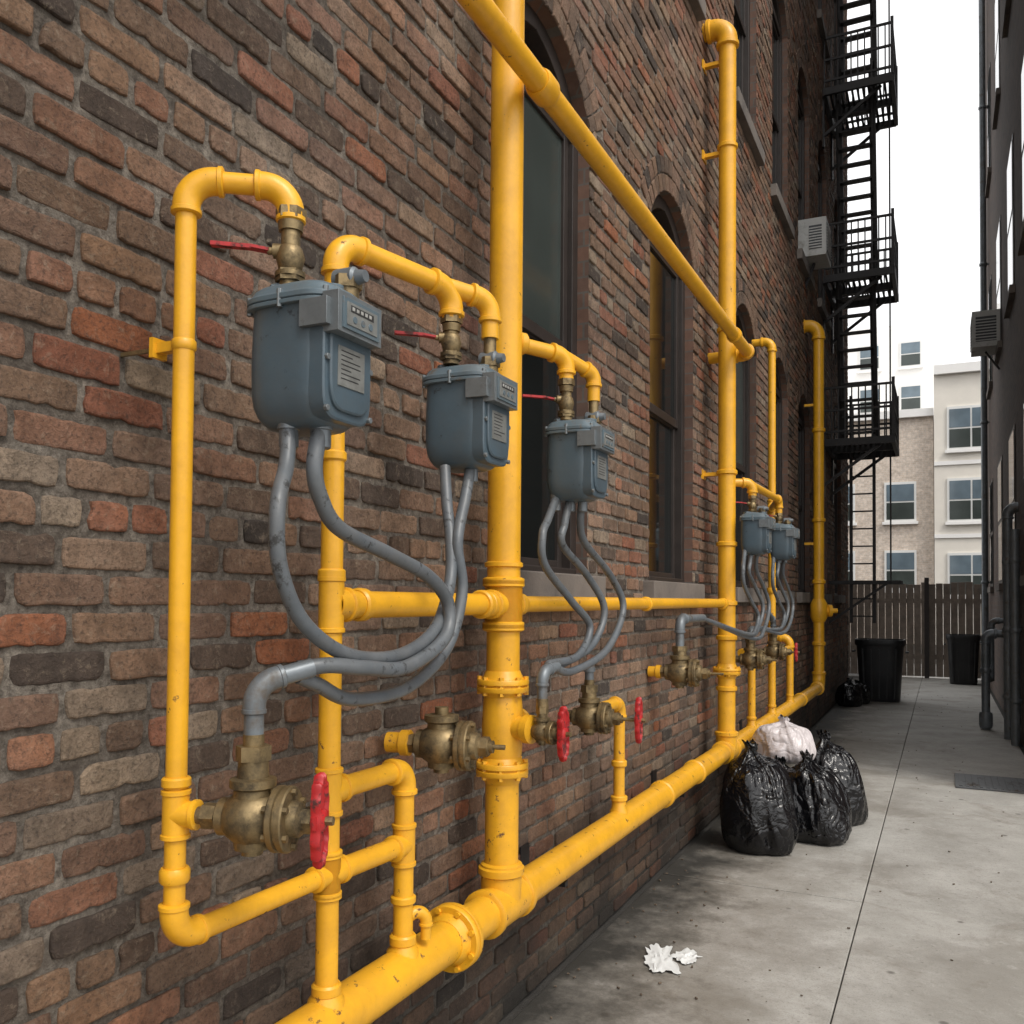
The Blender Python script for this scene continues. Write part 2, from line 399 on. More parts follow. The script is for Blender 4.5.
for c in cols:
    for s_,p_ in fl:
        cz=p_+RISE-ARR; nv=17
        for ringi in range(2):
            r0=ARR+.004+ringi*.105; r1=r0+.097
            for i in range(nv):
                a0=-TH+2*TH*i/nv+.008; a1=-TH+2*TH*(i+1)/nv-.008
                pts=[(c+r0*math.sin(a0),cz+r0*math.cos(a0)),(c+r0*math.sin(a1),cz+r0*math.cos(a1)),(c+r1*math.sin(a1),cz+r1*math.cos(a1)),(c+r1*math.sin(a0),cz+r1*math.cos(a0))]
                addbrick(pts,.007+random.uniform(-.001,.002),random.random()*.45)
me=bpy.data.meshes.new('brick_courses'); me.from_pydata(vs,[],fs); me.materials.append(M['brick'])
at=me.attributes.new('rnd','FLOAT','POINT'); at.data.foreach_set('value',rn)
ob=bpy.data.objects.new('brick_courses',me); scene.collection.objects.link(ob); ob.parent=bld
mb=MB(); X=-.004
yb=[Y0]+[(cols[i]+cols[i+1])/2 for i in range(len(cols)-1)]+[Y1]
zb=[0,4.95,8.95,ZT]
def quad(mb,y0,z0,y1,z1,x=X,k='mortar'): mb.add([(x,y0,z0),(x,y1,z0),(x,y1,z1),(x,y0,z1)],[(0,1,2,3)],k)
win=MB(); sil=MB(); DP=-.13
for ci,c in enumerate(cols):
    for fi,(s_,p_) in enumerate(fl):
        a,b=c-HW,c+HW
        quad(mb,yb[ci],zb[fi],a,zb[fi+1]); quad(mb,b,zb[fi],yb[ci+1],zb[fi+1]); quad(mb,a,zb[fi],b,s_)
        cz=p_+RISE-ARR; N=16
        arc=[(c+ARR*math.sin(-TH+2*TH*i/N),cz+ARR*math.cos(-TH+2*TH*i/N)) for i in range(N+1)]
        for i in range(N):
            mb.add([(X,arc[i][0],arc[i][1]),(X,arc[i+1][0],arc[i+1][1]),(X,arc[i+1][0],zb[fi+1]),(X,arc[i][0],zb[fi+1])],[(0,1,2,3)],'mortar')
        outl=[(a,s_)]+arc+[(b,s_)]
        for i in range(len(outl)-1):
            p,q=outl[i],outl[i+1]
            mb.add([(.002,p[0],p[1]),(.002,q[0],q[1]),(-.30,q[0],q[1]),(-.30,p[0],p[1])],[(0,1,2,3)],'reveal')
        for i in range(len(outl)-1):
            p,q=outl[i],outl[i+1]
            def ins(t,d=.065):
                return (t[0]+math.copysign(min(d,abs(c-t[0])),c-t[0]),t[1]-(d if t[1]>=p_-.001 else 0))
            pi,qi=ins(p),ins(q)
            win.add([(-.055,p[0],p[1]),(-.055,q[0],q[1]),(-.055,qi[0],qi[1]),(-.055,pi[0],pi[1]),(DP,pi[0],pi[1]),(DP,qi[0],qi[1])],[(0,1,2,3),(3,2,5,4)],'frame')
        win.add([(DP,p[0],p[1]) for p in outl],[tuple(range(len(outl)))],'frame')
        win.box((DP+.002,a+.064,p_-.02),(-.06,b-.064,p_+.05),'frame')
        zm=s_+(p_-s_)*.5
        for (z0,z1,x,kk) in ((s_+.01,zm+.02,-.105,'glass'),(zm-.02,p_-.02,-.085,random.choice(['glass2','glass']) if (ci,fi)!=(0,0) else 'glass2')):
            win.box((x-.02,a+.066,z0),(x+.006,a+.115,z1),'frame'); win.box((x-.02,b-.115,z0),(x+.006,b-.066,z1),'frame')
            win.box((x-.018,a+.115,z0),(x+.005,b-.115,z0+.055),'frame'); win.box((x-.018,a+.115,z1-.045),(x+.005,b-.115,z1),'frame')
            win.add([(x-.01,a+.1,z0+.03),(x-.01,b-.1,z0+.03),(x-.01,b-.1,z1-.03),(x-.01,a+.1,z1-.03)],[(0,1,2,3)],kk)
        sil.box((-.28,a-.095,s_-.125),(.065,b+.095,s_-.004),'stone')
        sil.box((-.24,a+.002,s_-.004),(-.05,b-.002,s_+.03),'frame')
mb.box((-9,Y0,0),(-.32,Y1,ZT),'rbrick')
mb.add([(-.32,Y0,0),(X,Y0,0),(X,Y0,ZT),(-.32,Y0,ZT)],[(0,1,2,3)],'rbrick')
mb.add([(-.32,Y1,0),(X,Y1,0),(X,Y1,ZT),(-.32,Y1,ZT)],[(0,1,2,3)],'rbrick')
mb.obj('walls',bld,smooth=False); win.obj('windows',bld,smooth=False,bevel=.003); sil.obj('window_sills',bld,smooth=False,bevel=.006)
cp=MB(); cp.box((-9.1,Y0-.1,ZT+.002),(.18,Y1+.1,ZT+.35),'stone'); cp.obj('cornice',bld,smooth=False,bevel=.01)
# ------------------------------------------------------------------ yellow pipework
pw=empty('gas_pipework')
A=MB()
A.pipe([(.335,1.43,2.37),(.335,1.43,2.43),(.17,1.313,2.43),(.17,1.313,.935),(.17,1.80,.93)],.0205,.055,fr=1.32,cr=1.45)
A.sweep([(.17,1.37,.9335),(.17,1.76,.93)],.0235,'yellow')
A.tee((.17,1.313,1.178),(0,0,1),(.95,.3,0),.0225)
A.collar((.17,1.313,1.24),(0,0,1),.028,.02); A.collar((.17,1.313,1.06),(0,0,1),.029,.03)
A.box((.10,1.303,2.088),(.165,1.323,2.108),'yellow'); A.box((.095,1.295,2.078),(.105,1.332,2.118),'yellow'); A.box((-.002,1.310,2.094),(.097,1.317,2.102),'brass'); A.collar((.17,1.313,2.098),(0,0,1),.024,.022)
A.obj('meter_riser_1',pw)
A=MB()
A.pipe([(.17,1.80,.573),(.17,1.80,2.485),(.29,2.17,2.465),(.29,2.17,2.38)],.0275,.06)
A.pipe([(.275,2.13,2.467),(.365,2.26,2.45),(.365,2.26,2.34)],.025,.05)
A.tee((.17,1.80,.93),(0,0,1),(0,-1,0),.0275,r2=.024); A.tee((.17,1.80,.93),(0,0,1),(0,1,0),.0275)
A.tee((.17,1.80,1.13),(0,0,1),(0,1,0),.0275); A.tee((.17,1.80,1.585),(0,0,1),(0,1,0),.0275,r2=.034)
A.collar((.17,1.80,1.66),(0,0,1),.034,.025);A.collar((.17,1.80,.655),(0,0,1),.036,.03)
A.collar((.17,1.80,1.95),(0,0,1),.033,.025)
A.pipe([(.17,1.80,1.13),(.17,2.143,1.13),(.17,2.143,.573)],.0275,.05)
A.pipe([(.17,1.80,.93),(.17,2.143,.92)],.0275)
A.tee((.17,2.143,.92),(0,0,1),(0,-1,0),.0275); A.collar((.17,2.143,.66),(0,0,1),.037,.03); A.collar((.17,2.143,.77),(0,0,1),.035,.022)
A.pipe([(.17,2.15,.72),(.21,2.20,.735),(.21,2.20,.65)],.015,.03)
A.obj('meter_riser_2',pw)
A=MB(); A.pipe([(.17,1.80,1.585),(.17,2.76,1.585)],.035); A.pipe([(.17,2.76,1.585),(.17,6.29,1.59)],.029)
for y,r in ((1.92,.043),(2.60,.047),(2.64,.043),(2.88,.040),(4.4,.037),(6.15,.040)): A.collar((.17,y,1.585),(0,1,0),r,.035)
A.obj('distribution_pipe',pw)
A=MB(); A.pipe([(.17,2.76,.573),(.17,2.76,9.2),(0,2.76,9.2)],.057,.09)
A.tee((.17,2.76,1.585),(0,0,1),(0,-1,0),.057,r2=.038); A.tee((.17,2.76,1.585),(0,0,1),(0,1,0),.057,r2=.034)
A.flange((.17,2.76,1.31),(0,0,1),.089,.057); A.flange((.17,2.76,1.03),(0,0,1),.089,.057)
A.lathe((.17,2.76,1.17),(0,0,1),[(-.13,.058),(-.09,.066),(0,.071),(.09,.066),(.13,.058)],'yellow',32)
A.lathe((.17,2.76,1.17),(1,-.15,0),[(0,.04),(.09,.04),(.095,.048),(.12,.048),(.125,.03)],'yellow')
A.lathe((.17,2.76,1.17),(0,1,0),[(0,.04),(.10,.04),(.105,.052),(.125,.052),(.13,.03)],'yellow')
A.collar((.17,2.76,.70),(0,0,1),.070,.03); A.collar((.17,2.76,1.72),(0,0,1),.066,.02)
A.pipe([(.17,2.76,2.49),(.31,2.97,2.475),(.31,2.97,2.39)],.026,.05)
A.collar((.205,2.81,2.49),(.55,.83,0),.038,.03)
A.pipe([(.30,2.95,2.475),(.37,3.09,2.43),(.37,3.09,2.33)],.023,.04)
A.obj('supply_riser_1',pw)
A=MB(); A.pipe([(.17,-3,.573),(.17,11.48,.573),(.17,11.48,5.0),(0,11.48,5.0)],.063,.14)
A.flange((.17,2.42,.573),(0,1,0),.100,.063)
A.tee((.17,2.76,.573),(0,1,0),(0,0,1),.063,r2=.06); A.tee((.17,6.29,.573),(0,1,0),(0,0,1),.063,r2=.062)
for y in (3.99,7.2,8.13,9.17): A.lathe((.17,y,.573),(0,0,1),[(.03,.045),(.06,.042),(.075,.034),(.11,.032)],'yellow'); A.collar((.17,y,.69),(0,0,1),.039,.025)
for y in (1.80,2.143): A.lathe((.17,y,.573),(0,0,1),[(.03,.048),(.058,.044),(.07,.034),(.09,.031)],'yellow')
for y in (1.45,4.7,5.4,9.9): A.collar((.17,y,.573),(0,1,0),.073,.045)
for y in (.9,3.3,5.1,7.6,10.4):
    A.box((.0,y-.015,.482),(.19,y+.015,.50),'iron'); A.box((.0,y-.04,.44),(.012,y+.04,.62),'iron')
A.obj('gas_main_pipe',pw)
A=MB(); A.pipe([(.29,-3,3.36),(.29,6.46,3.36),(0,6.46,3.36)],.040,.07)
A.collar((.29,2.79,3.36),(0,1,0),.051,.10); A.collar((.29,5.95,3.36),(0,1,0),.050,.05)
A.obj('upper_pipe',pw)
A=MB(); A.pipe([(.17,6.29,.573),(.17,6.29,5.66),(0,6.29,5.66)],.060,.10)
for zz in (1.0,1.35,1.59,2.0,2.5,3.5,4.8): A.collar((.17,6.29,zz),(0,0,1),.072,.035)
A.flange((.17,6.29,1.12),(0,0,1),.095,.060)
for zz in (2.48,4.75,5.4): A.box((.003,6.27,zz),(.15,6.31,zz+.025),'yellow'); A.box((.0,6.24,zz-.02),(.012,6.34,zz+.045),'yellow')
A.pipe([(0,8.13,3.91),(.17,8.13,3.91),(.17,8.13,.573)],.033,.07)
A.pipe([(.17,6.29,2.43),(.33,6.37,2.43),(.33,6.37,2.34)],.029,.05); A.pipe([(.30,6.36,2.43),(.33,7.5,2.43),(.33,7.5,2.32)],.027,.05)
A.pipe([(.33,7.5,2.43),(.17,8.13,2.43)],.027); A.tee((.17,8.13,2.43),(0,0,1),(.3,-1,0),.033)
A.pipe([(.17,7.2,.573),(.17,7.2,1.22),(.17,6.8,1.22)],.03,.06)
A.pipe([(.17,9.17,.573),(.17,9.17,1.25),(.05,9.17,1.25)],.035,.07); A.pipe([(.17,8.6,1.15),(.17,9.1,1.15)],.028)
A.collar((.17,8.13,1.2),(0,0,1),.047,.05);A.collar((.17,8.13,1.7),(0,0,1),.044,.05)
A.obj('supply_riser_2',pw)
A=MB()
for zz in (1.1,1.5,1.85,2.6,3.7): A.collar((.17,11.48,zz),(0,0,1),.080,.05)
A.lathe((.17,11.48,1.5),(.9,.4,0),[(0,.05),(.1,.05),(.11,.075),(.15,.075),(.16,.03),(.22,.03)],'yellow')
A.lathe((.17,11.48,1.5),(0,0,1),[(-.14,.07),(-.08,.1),(.08,.1),(.14,.07)],'yellow')
for zz in (2.3,4.0): A.box((.003,11.46,zz),(.15,11.50,zz+.03),'yellow')
A.obj('supply_riser_3',pw)
A=MB(); A.pipe([(.17,3.99,.573),(.17,3.99,1.13),(.17,3.42,1.13)],.026,.05); A.collar((.17,3.99,.85),(0,0,1),.036,.03)
A.obj('branch_pipe',pw)
# ------------------------------------------------------------------ valves
def wheel(mb,c,ax,r):
    c=V(c);ax=V(ax).normalized();u=ax.cross(V((0,0,1))).normalized();w=V((0,0,1))
    n=96; 
    def pt(a,sc,dx): 
        k=1+.05*math.cos(a*14)
        return c+u*math.cos(a)*r*.36*sc*k*(1-.22*math.cos(a)**8)+w*math.sin(a)*r*sc*k+ax*dx
    prof=[(1,-.002),(1.0,.006),(.95,.0105),(.86,.0105),(.80,.005),(.74,.003),(.74,-.003),(.80,-.005),(.86,-.009),(.95,-.009)]
    vs=[];fs=[];m=len(prof)
    for i in range(n):
        a=2*math.pi*i/n
        for sc,dx in prof: vs.append(pt(a,sc,dx))
    for i in range(n):
        for j in range(m): fs.append((i*m+j,((i+1)%n)*m+j,((i+1)%n)*m+(j+1)%m,i*m+(j+1)%m))
    mb.add(vs,fs,'red')
    mb.beam(c-w*r*.85,c+w*r*.85,.028,.009,'red',up=ax); mb.beam(c-u*r*.31,c+u*r*.31,.026,.008,'red',up=ax)
    mb.lathe(c-ax*.012,ax,[(0,.021),(.020,.021),(.025,.014)],'red',16); mb.lathe(c,ax,[(0,.009),(.028,.009)],'brass',6)
def valve(base,d,L,neck=.12,sc=1,wheel_r=.088,yellow_base=False):
    m=MB(); b=V(base); d=V(d).normalized()
    if yellow_base: m.lathe(b,d,[(0,.03),(.04,.03),(.045,.038),(.07,.038),(.072,.02)],'yellow')
    o=.055 if yellow_base else .03
    P=lambda t,r:(o+t*sc,r*sc)
    m.lathe(b,d,[P(-.03,.017),P(.02,.017)],'brass')
    m.lathe(b,d,[P(.0,.026),P(.028,.026)],'brass',6)
    m.lathe(b,d,[P(.028,.02),P(.035,.036),P(.05,.036),P(.055,.040),P(.075,.052),P(.10,.056),P(.125,.050),P(.14,.040),P(.145,.042)],'brass',28)
    m.lathe(b,d,[P(.145,.060),P(.148,.063),P(.158,.063),P(.160,.058),P(.163,.058),P(.165,.063),P(.175,.063),P(.178,.06)],'brass',28)
    m.bolts(b+d*(o+.1615*sc),d,.052*sc,6,.0075*sc,.05*sc,'brass')
    m.lathe(b,d,[P(.178,.036),P(.195,.033),P(.20,.024),P(.225,.022),P(.226,.016),P(.235,.016)],'brass',20)
    m.lathe(b,d,[P(.205,.027),P(.222,.027)],'brass',6)
    m.lathe(b,d,[(o+.23*sc,.0075),(L+.02,.0075)],'brass',12)
    c=b+d*(o+.098*sc)
    m.lathe(c,(0,0,1),[(0,.04*sc),(.055*sc,.036*sc),(.06*sc,.044*sc),(.075*sc,.044*sc),(.078*sc,.03*sc),(neck*.8,.028*sc),(neck*.82,.02),(neck+.01,.02)],'brass',24)
    m.lathe(c,(0,0,1),[(neck-.04,.034*sc),(neck-.012,.034*sc)],'brass',6)
    m.lathe(c,(0,0,-1),[(0,.04*sc),(.058*sc,.034*sc),(.06*sc,.02*sc),(.07*sc,.02*sc)],'brass',16)
    if wheel_r: wheel(m,b+d*L,d,wheel_r)
    m.obj('gas_valve')
    return c+V((0,0,neck))
v1=valve((.20,1.32,1.178),(.955,.30,0),.262,neck=.15)
v2=valve((.03,2.27,1.175),(.97,.20,0),.34,neck=.10,sc=1.15,wheel_r=0,yellow_base=True)
v3=valve((.235,2.752,1.165),(.99,-.12,0),.170,neck=.10,sc=.62,wheel_r=.088)
v4=valve((.12,3.38,1.135),(.99,.05,0),.33,neck=.14,sc=1.0,wheel_r=.088)
v5=valve((.01,4.98,1.2),(.99,.05,0),.40,neck=.16,sc=1.25,wheel_r=0,yellow_base=True)
v6=valve((.15,6.52,1.19),(.99,.05,0),.30,neck=.16,sc=1.1,wheel_r=0,yellow_base=False)
v7=valve((.12,7.66,1.19),(.99,.05,0),.32,neck=.16,sc=1.1,wheel_r=.075,yellow_base=False)
# ------------------------------------------------------------------ meters
def meter(cx,cy,zt,inl,out,K=1.0):
    root=empty('gas_meter'); m=MB()
    def loft(secs,k,n=4.0,seg=52):
        vs=[];fs=[]
        for z,a,b in secs:
            for j in range(seg):
                t=2*math.pi*j/seg; c=math.cos(t);s=math.sin(t)
                vs.append((cx+a*K*math.copysign(abs(c)**(2/n),c),cy+b*math.copysign(abs(s)**(2/n),s),zt+z))
        q=len(secs)
        for i in range(q-1):
            for j in range(seg): fs.append((i*seg+j,i*seg+(j+1)%seg,(i+1)*seg+(j+1)%seg,(i+1)*seg+j))
        fs.append(tuple(range(seg-1,-1,-1)));fs.append(tuple((q-1)*seg+j for j in range(seg)))
        m.add(vs,fs,k)
    loft([(-.278,.035,.032),(-.2765,.050,.046),(-.272,.062,.058),(-.264,.071,.067),(-.252,.079,.074),(-.235,.0855,.080),(-.21,.0895,.083),(-.15,.0905,.084),(-.09,.089,.083),(-.055,.0875,.082),(-.045,.087,.082),(-.038,.088,.083)],'meter')
    loft([(-.042,.097,.091),(-.041,.0985,.0925),(-.034,.0985,.0925),(-.032,.095,.089),(-.030,.0985,.0925),(-.021,.0985,.0925),(-.018,.096,.090),(-.014,.091,.086),(-.004,.087,.081),(.004,.078,.073),(.009,.060,.056),(.011,.03,.03)],'meterlid')
    for sx in (-1,1):
        for sy in (-1,0,1): m.lathe((cx+sx*.086*K,cy+sy*.066,zt-.047),(0,0,1),[(0,.006),(.036,.006)],'alu',6)
    m.lathe((cx,cy-.088,zt-.047),(0,0,1),[(0,.006),(.036,.006)],'alu',6)
    m.beam((cx-.06,cy-.04,zt+.013),(cx+.05,cy+.03,zt+.013),.03,.008,'meterlid')
    for p in ((cx-.05,cy-.02),(cx+.045,cy+.02)): m.lathe((p[0],p[1],zt),(0,0,1),[(0,.026),(.02,.026),(.022,.018)],'meterlid',20)
    def rr(x0,x1,hy,z0,z1,k,n=5):
        zc=(z0+z1)/2;hz=(z1-z0)/2; seg=36; vs=[]
        for x,sc in ((x0,1),(x1-.003,1),(x1,.96)):
            for j in range(seg):
                t=2*math.pi*j/seg;c=math.cos(t);s=math.sin(t)
                vs.append((x,cy+hy*sc*math.copysign(abs(c)**(2/n),c),zt+zc+hz*sc*math.copysign(abs(s)**(2/n),s)))
        fs=[]
        for i in range(2):
            for j in range(seg): fs.append((i*seg+j,i*seg+(j+1)%seg,(i+1)*seg+(j+1)%seg,(i+1)*seg+j))
        fs.append(tuple(2*seg+j for j in range(seg))); m.add(vs,fs,k)
    fx=cx+.087*K
    rr(fx-.03,fx+.006,.079,-.266,-.045,'meter'); rr(fx,fx+.014,.066,-.248,-.055,'meter',4)
    for sy in (-1,1):
        for zz in (-.248,-.15,-.06): m.lathe((fx+.004,cy+sy*.0705,zt+zz),(1,0,0),[(0,.0065),(.008,.0065)],'alu',6)
    m.box((fx,cy-.078,zt-.104),(fx+.038,cy+.066,zt-.026),'alu')
    m.box((fx+.036,cy-.066,zt-.096),(fx+.0415,cy+.054,zt-.036),'meterlid')
    m.box((fx+.039,cy-.056,zt-.088),(fx+.0435,cy+.044,zt-.044),'label')
    m.box((fx+.042,cy-.046,zt-.062),(fx+.0445,cy+.030,zt-.049),'dark')
    for i in range(5): m.box((fx+.0435,cy-.042+i*.014,zt-.059),(fx+.0452,cy-.034+i*.014,zt-.052),'dialw')
    for i in range(3): m.lathe((fx+.042,cy-.032+i*.026,zt-.075),(1,0,0),[(0,.007),(.0028,.007)],'meterlid',16)
    m.box((fx-.045,cy-.091,zt-.092),(fx+.02,cy-.076,zt-.040),'alu')
    m.box((fx+.012,cy-.046,zt-.200),(fx+.0165,cy+.040,zt-.122),'label')
    for i in range(7): m.box((fx+.016,cy-.038,zt-.132-i*.009),(fx+.0172,cy-.038+random.uniform(.03,.070),zt-.1295-i*.009),'dark')
    m.obj('meter_body',root,bevel=.002)
    t=MB(); x,y,z0,z1=inl
    t.lathe((x,y,z0),(0,0,1),[(0,.022),(.02,.022),(.021,.030),(.03,.030)],'brass',20)
    t.lathe((x,y,z0),(0,0,1),[(.012,.030),(.034,.030)],'brass',6)
    t.lathe((x,y,z0),(0,0,1),[(.03,.019),(.04,.024),(.06,.029),(.08,.024),(.085,.019),(z1-z0,.019)],'brass',20)
    t.lathe((x,y,z1),(0,0,-1),[(0,.031),(.022,.031)],'brass',6); t.lathe((x,y,z1-.025),(0,0,-1),[(0,.026),(.02,.024)],'brass',20)
    zc=z0+.075; dd=V((-.86,-.5,0)).normalized(); t.lathe((x,y,zc),dd,[(0,.015),(.034,.015),(.036,.008),(.045,.008)],'brass',14)
    h0=V((x,y,zc))+dd*.042
    t.beam(h0+V((0,0,0)),h0+dd*.035+V((0,0,.006)),.024,.006,'red'); t.beam(h0+dd*.033+V((0,0,.006)),h0+dd*.115+V((0,0,.010)),.017,.008,'red')
    x2,y2,z3=out
    t.lathe((x2,y2,zt),(0,0,1),[(0,.024),(.03,.024),(.031,.018),(z3-zt,.018)],'brass',18); t.lathe((x2,y2,zt+.02),(0,0,1),[(0,.03),(.025,.03)],'brass',6)
    t.lathe((x2-.03,y2,zt+.042),(1,0,0),[(0,.016),(.005,.022),(.05,.022),(.055,.016),(.075,.012)],'gpipe',16)
    t.obj('inlet_coupling',root)
    return root
meter(.362,1.455,2.212,(.335,1.43,2.225,2.385),(.425,1.50,2.245),1.09)
meter(.305,2.225,2.240,(.29,2.17,2.253,2.39),(.365,2.26,2.35),1.10)
meter(.335,3.00,2.230,(.31,2.97,2.243,2.39),(.37,3.09,2.34))
meter(.36,6.31,2.20,(.33,6.37,2.21,2.34),(.40,6.33,2.24))
meter(.36,7.48,2.215,(.33,7.5,2.22,2.32),(.40,7.48,2.25))
# ------------------------------------------------------------------ hoses
def hose(pts,r=.0155):
    m=MB(); P=spline(pts); m.sweep(P,r,'hose',18)
    m.lathe(P[0],V((0,0,-1)),[(-.05,r*1.1),(-.02,r*1.1),(-.019,r*1.5),(.01,r*1.5),(.012,r*1.25),(.045,r*1.25),(.048,r)],'gpipe',18)
    m.obj('flexible_gas_hose')
e1=V((.365,1.435,1.452))
g1=MB(); g1.pipe([v1-V((0,0,.02)),(v1.x,v1.y,1.435),(e1.x+.02,e1.y+.02,1.462)],.019,.055,'gpipe',cr=1.25); g1.obj('hose_manifold')
hose([(.35,1.415,1.945),(.37,1.385,1.86),(.40,1.325,1.77),(.40,1.335,1.656),(.40,1.408,1.551),(.40,1.556,1.482),(.40,1.749,1.472),(.395,1.915,1.526),(.36,2.05,1.639),(.34,2.09,1.753),(.31,2.12,1.86),(.285,2.15,1.965)])
hose([(.405,1.445,1.945),(.41,1.42,1.86),(.41,1.44,1.80),(.41,1.504,1.743),(.41,1.687,1.700),(.41,1.859,1.655),(.41,1.955,1.59),(.42,1.921,1.505),(.42,1.749,1.446),(.42,1.58,1.455),(.40,1.49,1.465),e1+V((0,.0,.008))],r=.0165)
hose([(.335,2.21,1.975),(.345,2.16,1.88),(.36,2.09,1.75),(.37,2.10,1.62),(.37,2.02,1.475),(.37,1.833,1.390),(.37,1.611,1.383),(.37,1.49,1.425),e1+V((0,.0,-.006))])
def hset(dy,elb,dx=0):
    q=lambda l:[(x+dx,y+dy,z) for x,y,z in l]+[elb]
    hose(q([(.28,2.955,1.965),(.29,2.86,1.88),(.30,2.79,1.82),(.30,2.813,1.719),(.31,3.03,1.6),(.33,3.17,1.503),(.33,3.05,1.40),(.32,2.813,1.385)]),.014)
    hose(q([(.32,2.99,1.965),(.315,2.95,1.87),(.31,2.946,1.795),(.31,3.18,1.70),(.34,3.30,1.57),(.33,3.2,1.435),(.31,2.946,1.375)]),.014)
    hose(q([(.36,3.01,1.965),(.34,3.04,1.88),(.33,3.12,1.81),(.33,3.40,1.70),(.35,3.50,1.57),(.35,3.3,1.41),(.33,2.993,1.348)]),.014)
g2=MB(); g2.pipe([v3-V((0,0,.02)),(v3.x,v3.y,1.365),(v3.x+.01,v3.y+.10,1.375)],.017,.04,'gpipe'); g2.obj('hose_manifold')
hset(0,(v3.x+.005,v3.y+.07,1.374))
g2=MB(); g2.pipe([v5-V((0,0,.02)),(v5.x,v5.y,1.50),(v5.x+.02,v5.y+.45,1.50)],.024,.06,'gpipe'); g2.obj('hose_manifold')
hset(3.31,(v5.x+.02,v5.y+.42,1.50),.02)
g2=MB(); g2.pipe([v6-V((0,0,.02)),(v6.x,v6.y,1.40),(v6.x+.02,v6.y+.35,1.40)],.022,.05,'gpipe'); g2.obj('hose_manifold')
g2=MB(); g2.lathe(v4-V((0,0,.02)),(0,0,1),[(0,.018),(.06,.018),(.062,.024),(.08,.024),(.085,.012)],'gpipe'); g2.obj('pipe_cap')
hset(4.48,(v6.x+.02,v6.y+.33,1.40),.02)
g2=MB(); g2.pipe([v7-V((0,0,.02)),(v7.x,v7.y,1.45),(v7.x,v7.y-.25,1.52)],.02,.05,'gpipe'); g2.obj('hose_manifold')
# ------------------------------------------------------------------ fire escape
F=MB(); fa,fb=13.3,14.6; xi,xo=.04,.93
lv=[3.90,6.23,8.92,11.8]
for n_,zf in enumerate(lv):
    for x in (xi,xo): F.beam((x,fa,zf-.05),(x,fb,zf-.05),.05,.11,'iron')
    for y in (fa,(fa+fb)/2,fb): F.beam((xi,y,zf-.055),(xo,y,zf-.055),.05,.10,'iron')
    x=xi+.05
    while x<xo: 
        F.box((x,fa+.03,zf-.016),(x+.030,fb-.03,zf),'iron'); x+=.072
    for hz in (.10,.40,.72):
        F.beam((xo,fa,zf+hz),(xo,fb,zf+hz),.028,.030,'iron'); F.beam((xi,fa,zf+hz),(xo,fa,zf+hz),.028,.030,'iron'); F.beam((xi,fb,zf+hz),(xo,fb,zf+hz),.028,.030,'iron')
    y=fa
    while y<=fb+.01:
        F.box((xo-.009,y-.009,zf),(xo+.009,y+.009,zf+.72),'iron'); y+=.13
    x=xi
    while x<=xo+.01: 
        F.box((x-.009,fa-.009,zf),(x+.009,fa+.009,zf+.72),'iron'); F.box((x-.009,fb-.009,zf),(x+.009,fb+.009,zf+.72),'iron'); x+=.089
    for x,y in ((xo,fa),(xo,fb)): F.box((x-.02,y-.02,zf),(x+.02,y+.02,zf+.80),'iron')
    for y in (fa+.1,fb-.1):
        F.beam((0.0,y,zf-.65),(xo-.15,y,zf-.08),.04,.04,'iron'); F.box((0,y-.04,zf-.8),(.03,y+.04,zf-.05),'iron')
    if n_<len(lv)-1:
        zt_=lv[n_+1]; p0=V((0,fa+1.05,zf)); p1=V((0,fa+.40,zt_)); ns=int((zt_-zf)/.22)
        for x in (.18,.64):
            F.beam((x,p0.y,p0.z),(x,p1.y,p1.z+.3),.028,.09,'iron')
            F.beam((x,p0.y-.2,p0.z+.5),(x,p1.y-.2,p1.z+.4),.022,.022,'iron')
            for i in range(2,ns,3):
                t=i/ns; q=p0.lerp(p1,t); F.beam((x,q.y,q.z),(x,q.y-.2,q.z+.22),.018,.018,'iron')
        for i in range(1,ns):
            q=p0.lerp(p1,i/ns); F.box((.18,q.y-.06,q.z-.012),(.64,q.y+.06,q.z+.012),'iron')
for x in (.30,.62):
    F.beam((x,14.3,1.3),(x,14.3,4.7),.028,.045,'iron')
z_=1.4
while z_<4.0: F.beam((.30,14.3,z_),(.62,14.3,z_),.022,.022,'iron'); z_+=.26
F.beam((0,14.1,1.9),(1.0,14.1,1.9),.05,.05,'iron'); F.beam((0,14.5,1.9),(1.0,14.5,1.9),.05,.05,'iron'); F.beam((0,14.1,1.3),(.8,14.1,1.88),.035,.035,'iron')
for i in range(14): F.box((.04+i*.068,14.1,1.905),(.075+i*.068,14.5,1.92),'iron')
for x,y in ((.86,14.0),(.12,14.5)): F.beam((x,y,1.9 if x>.5 else 3.9),(x,y,ZT-1),.022,.022,'iron')
F.obj('fire_escape',smooth=False)
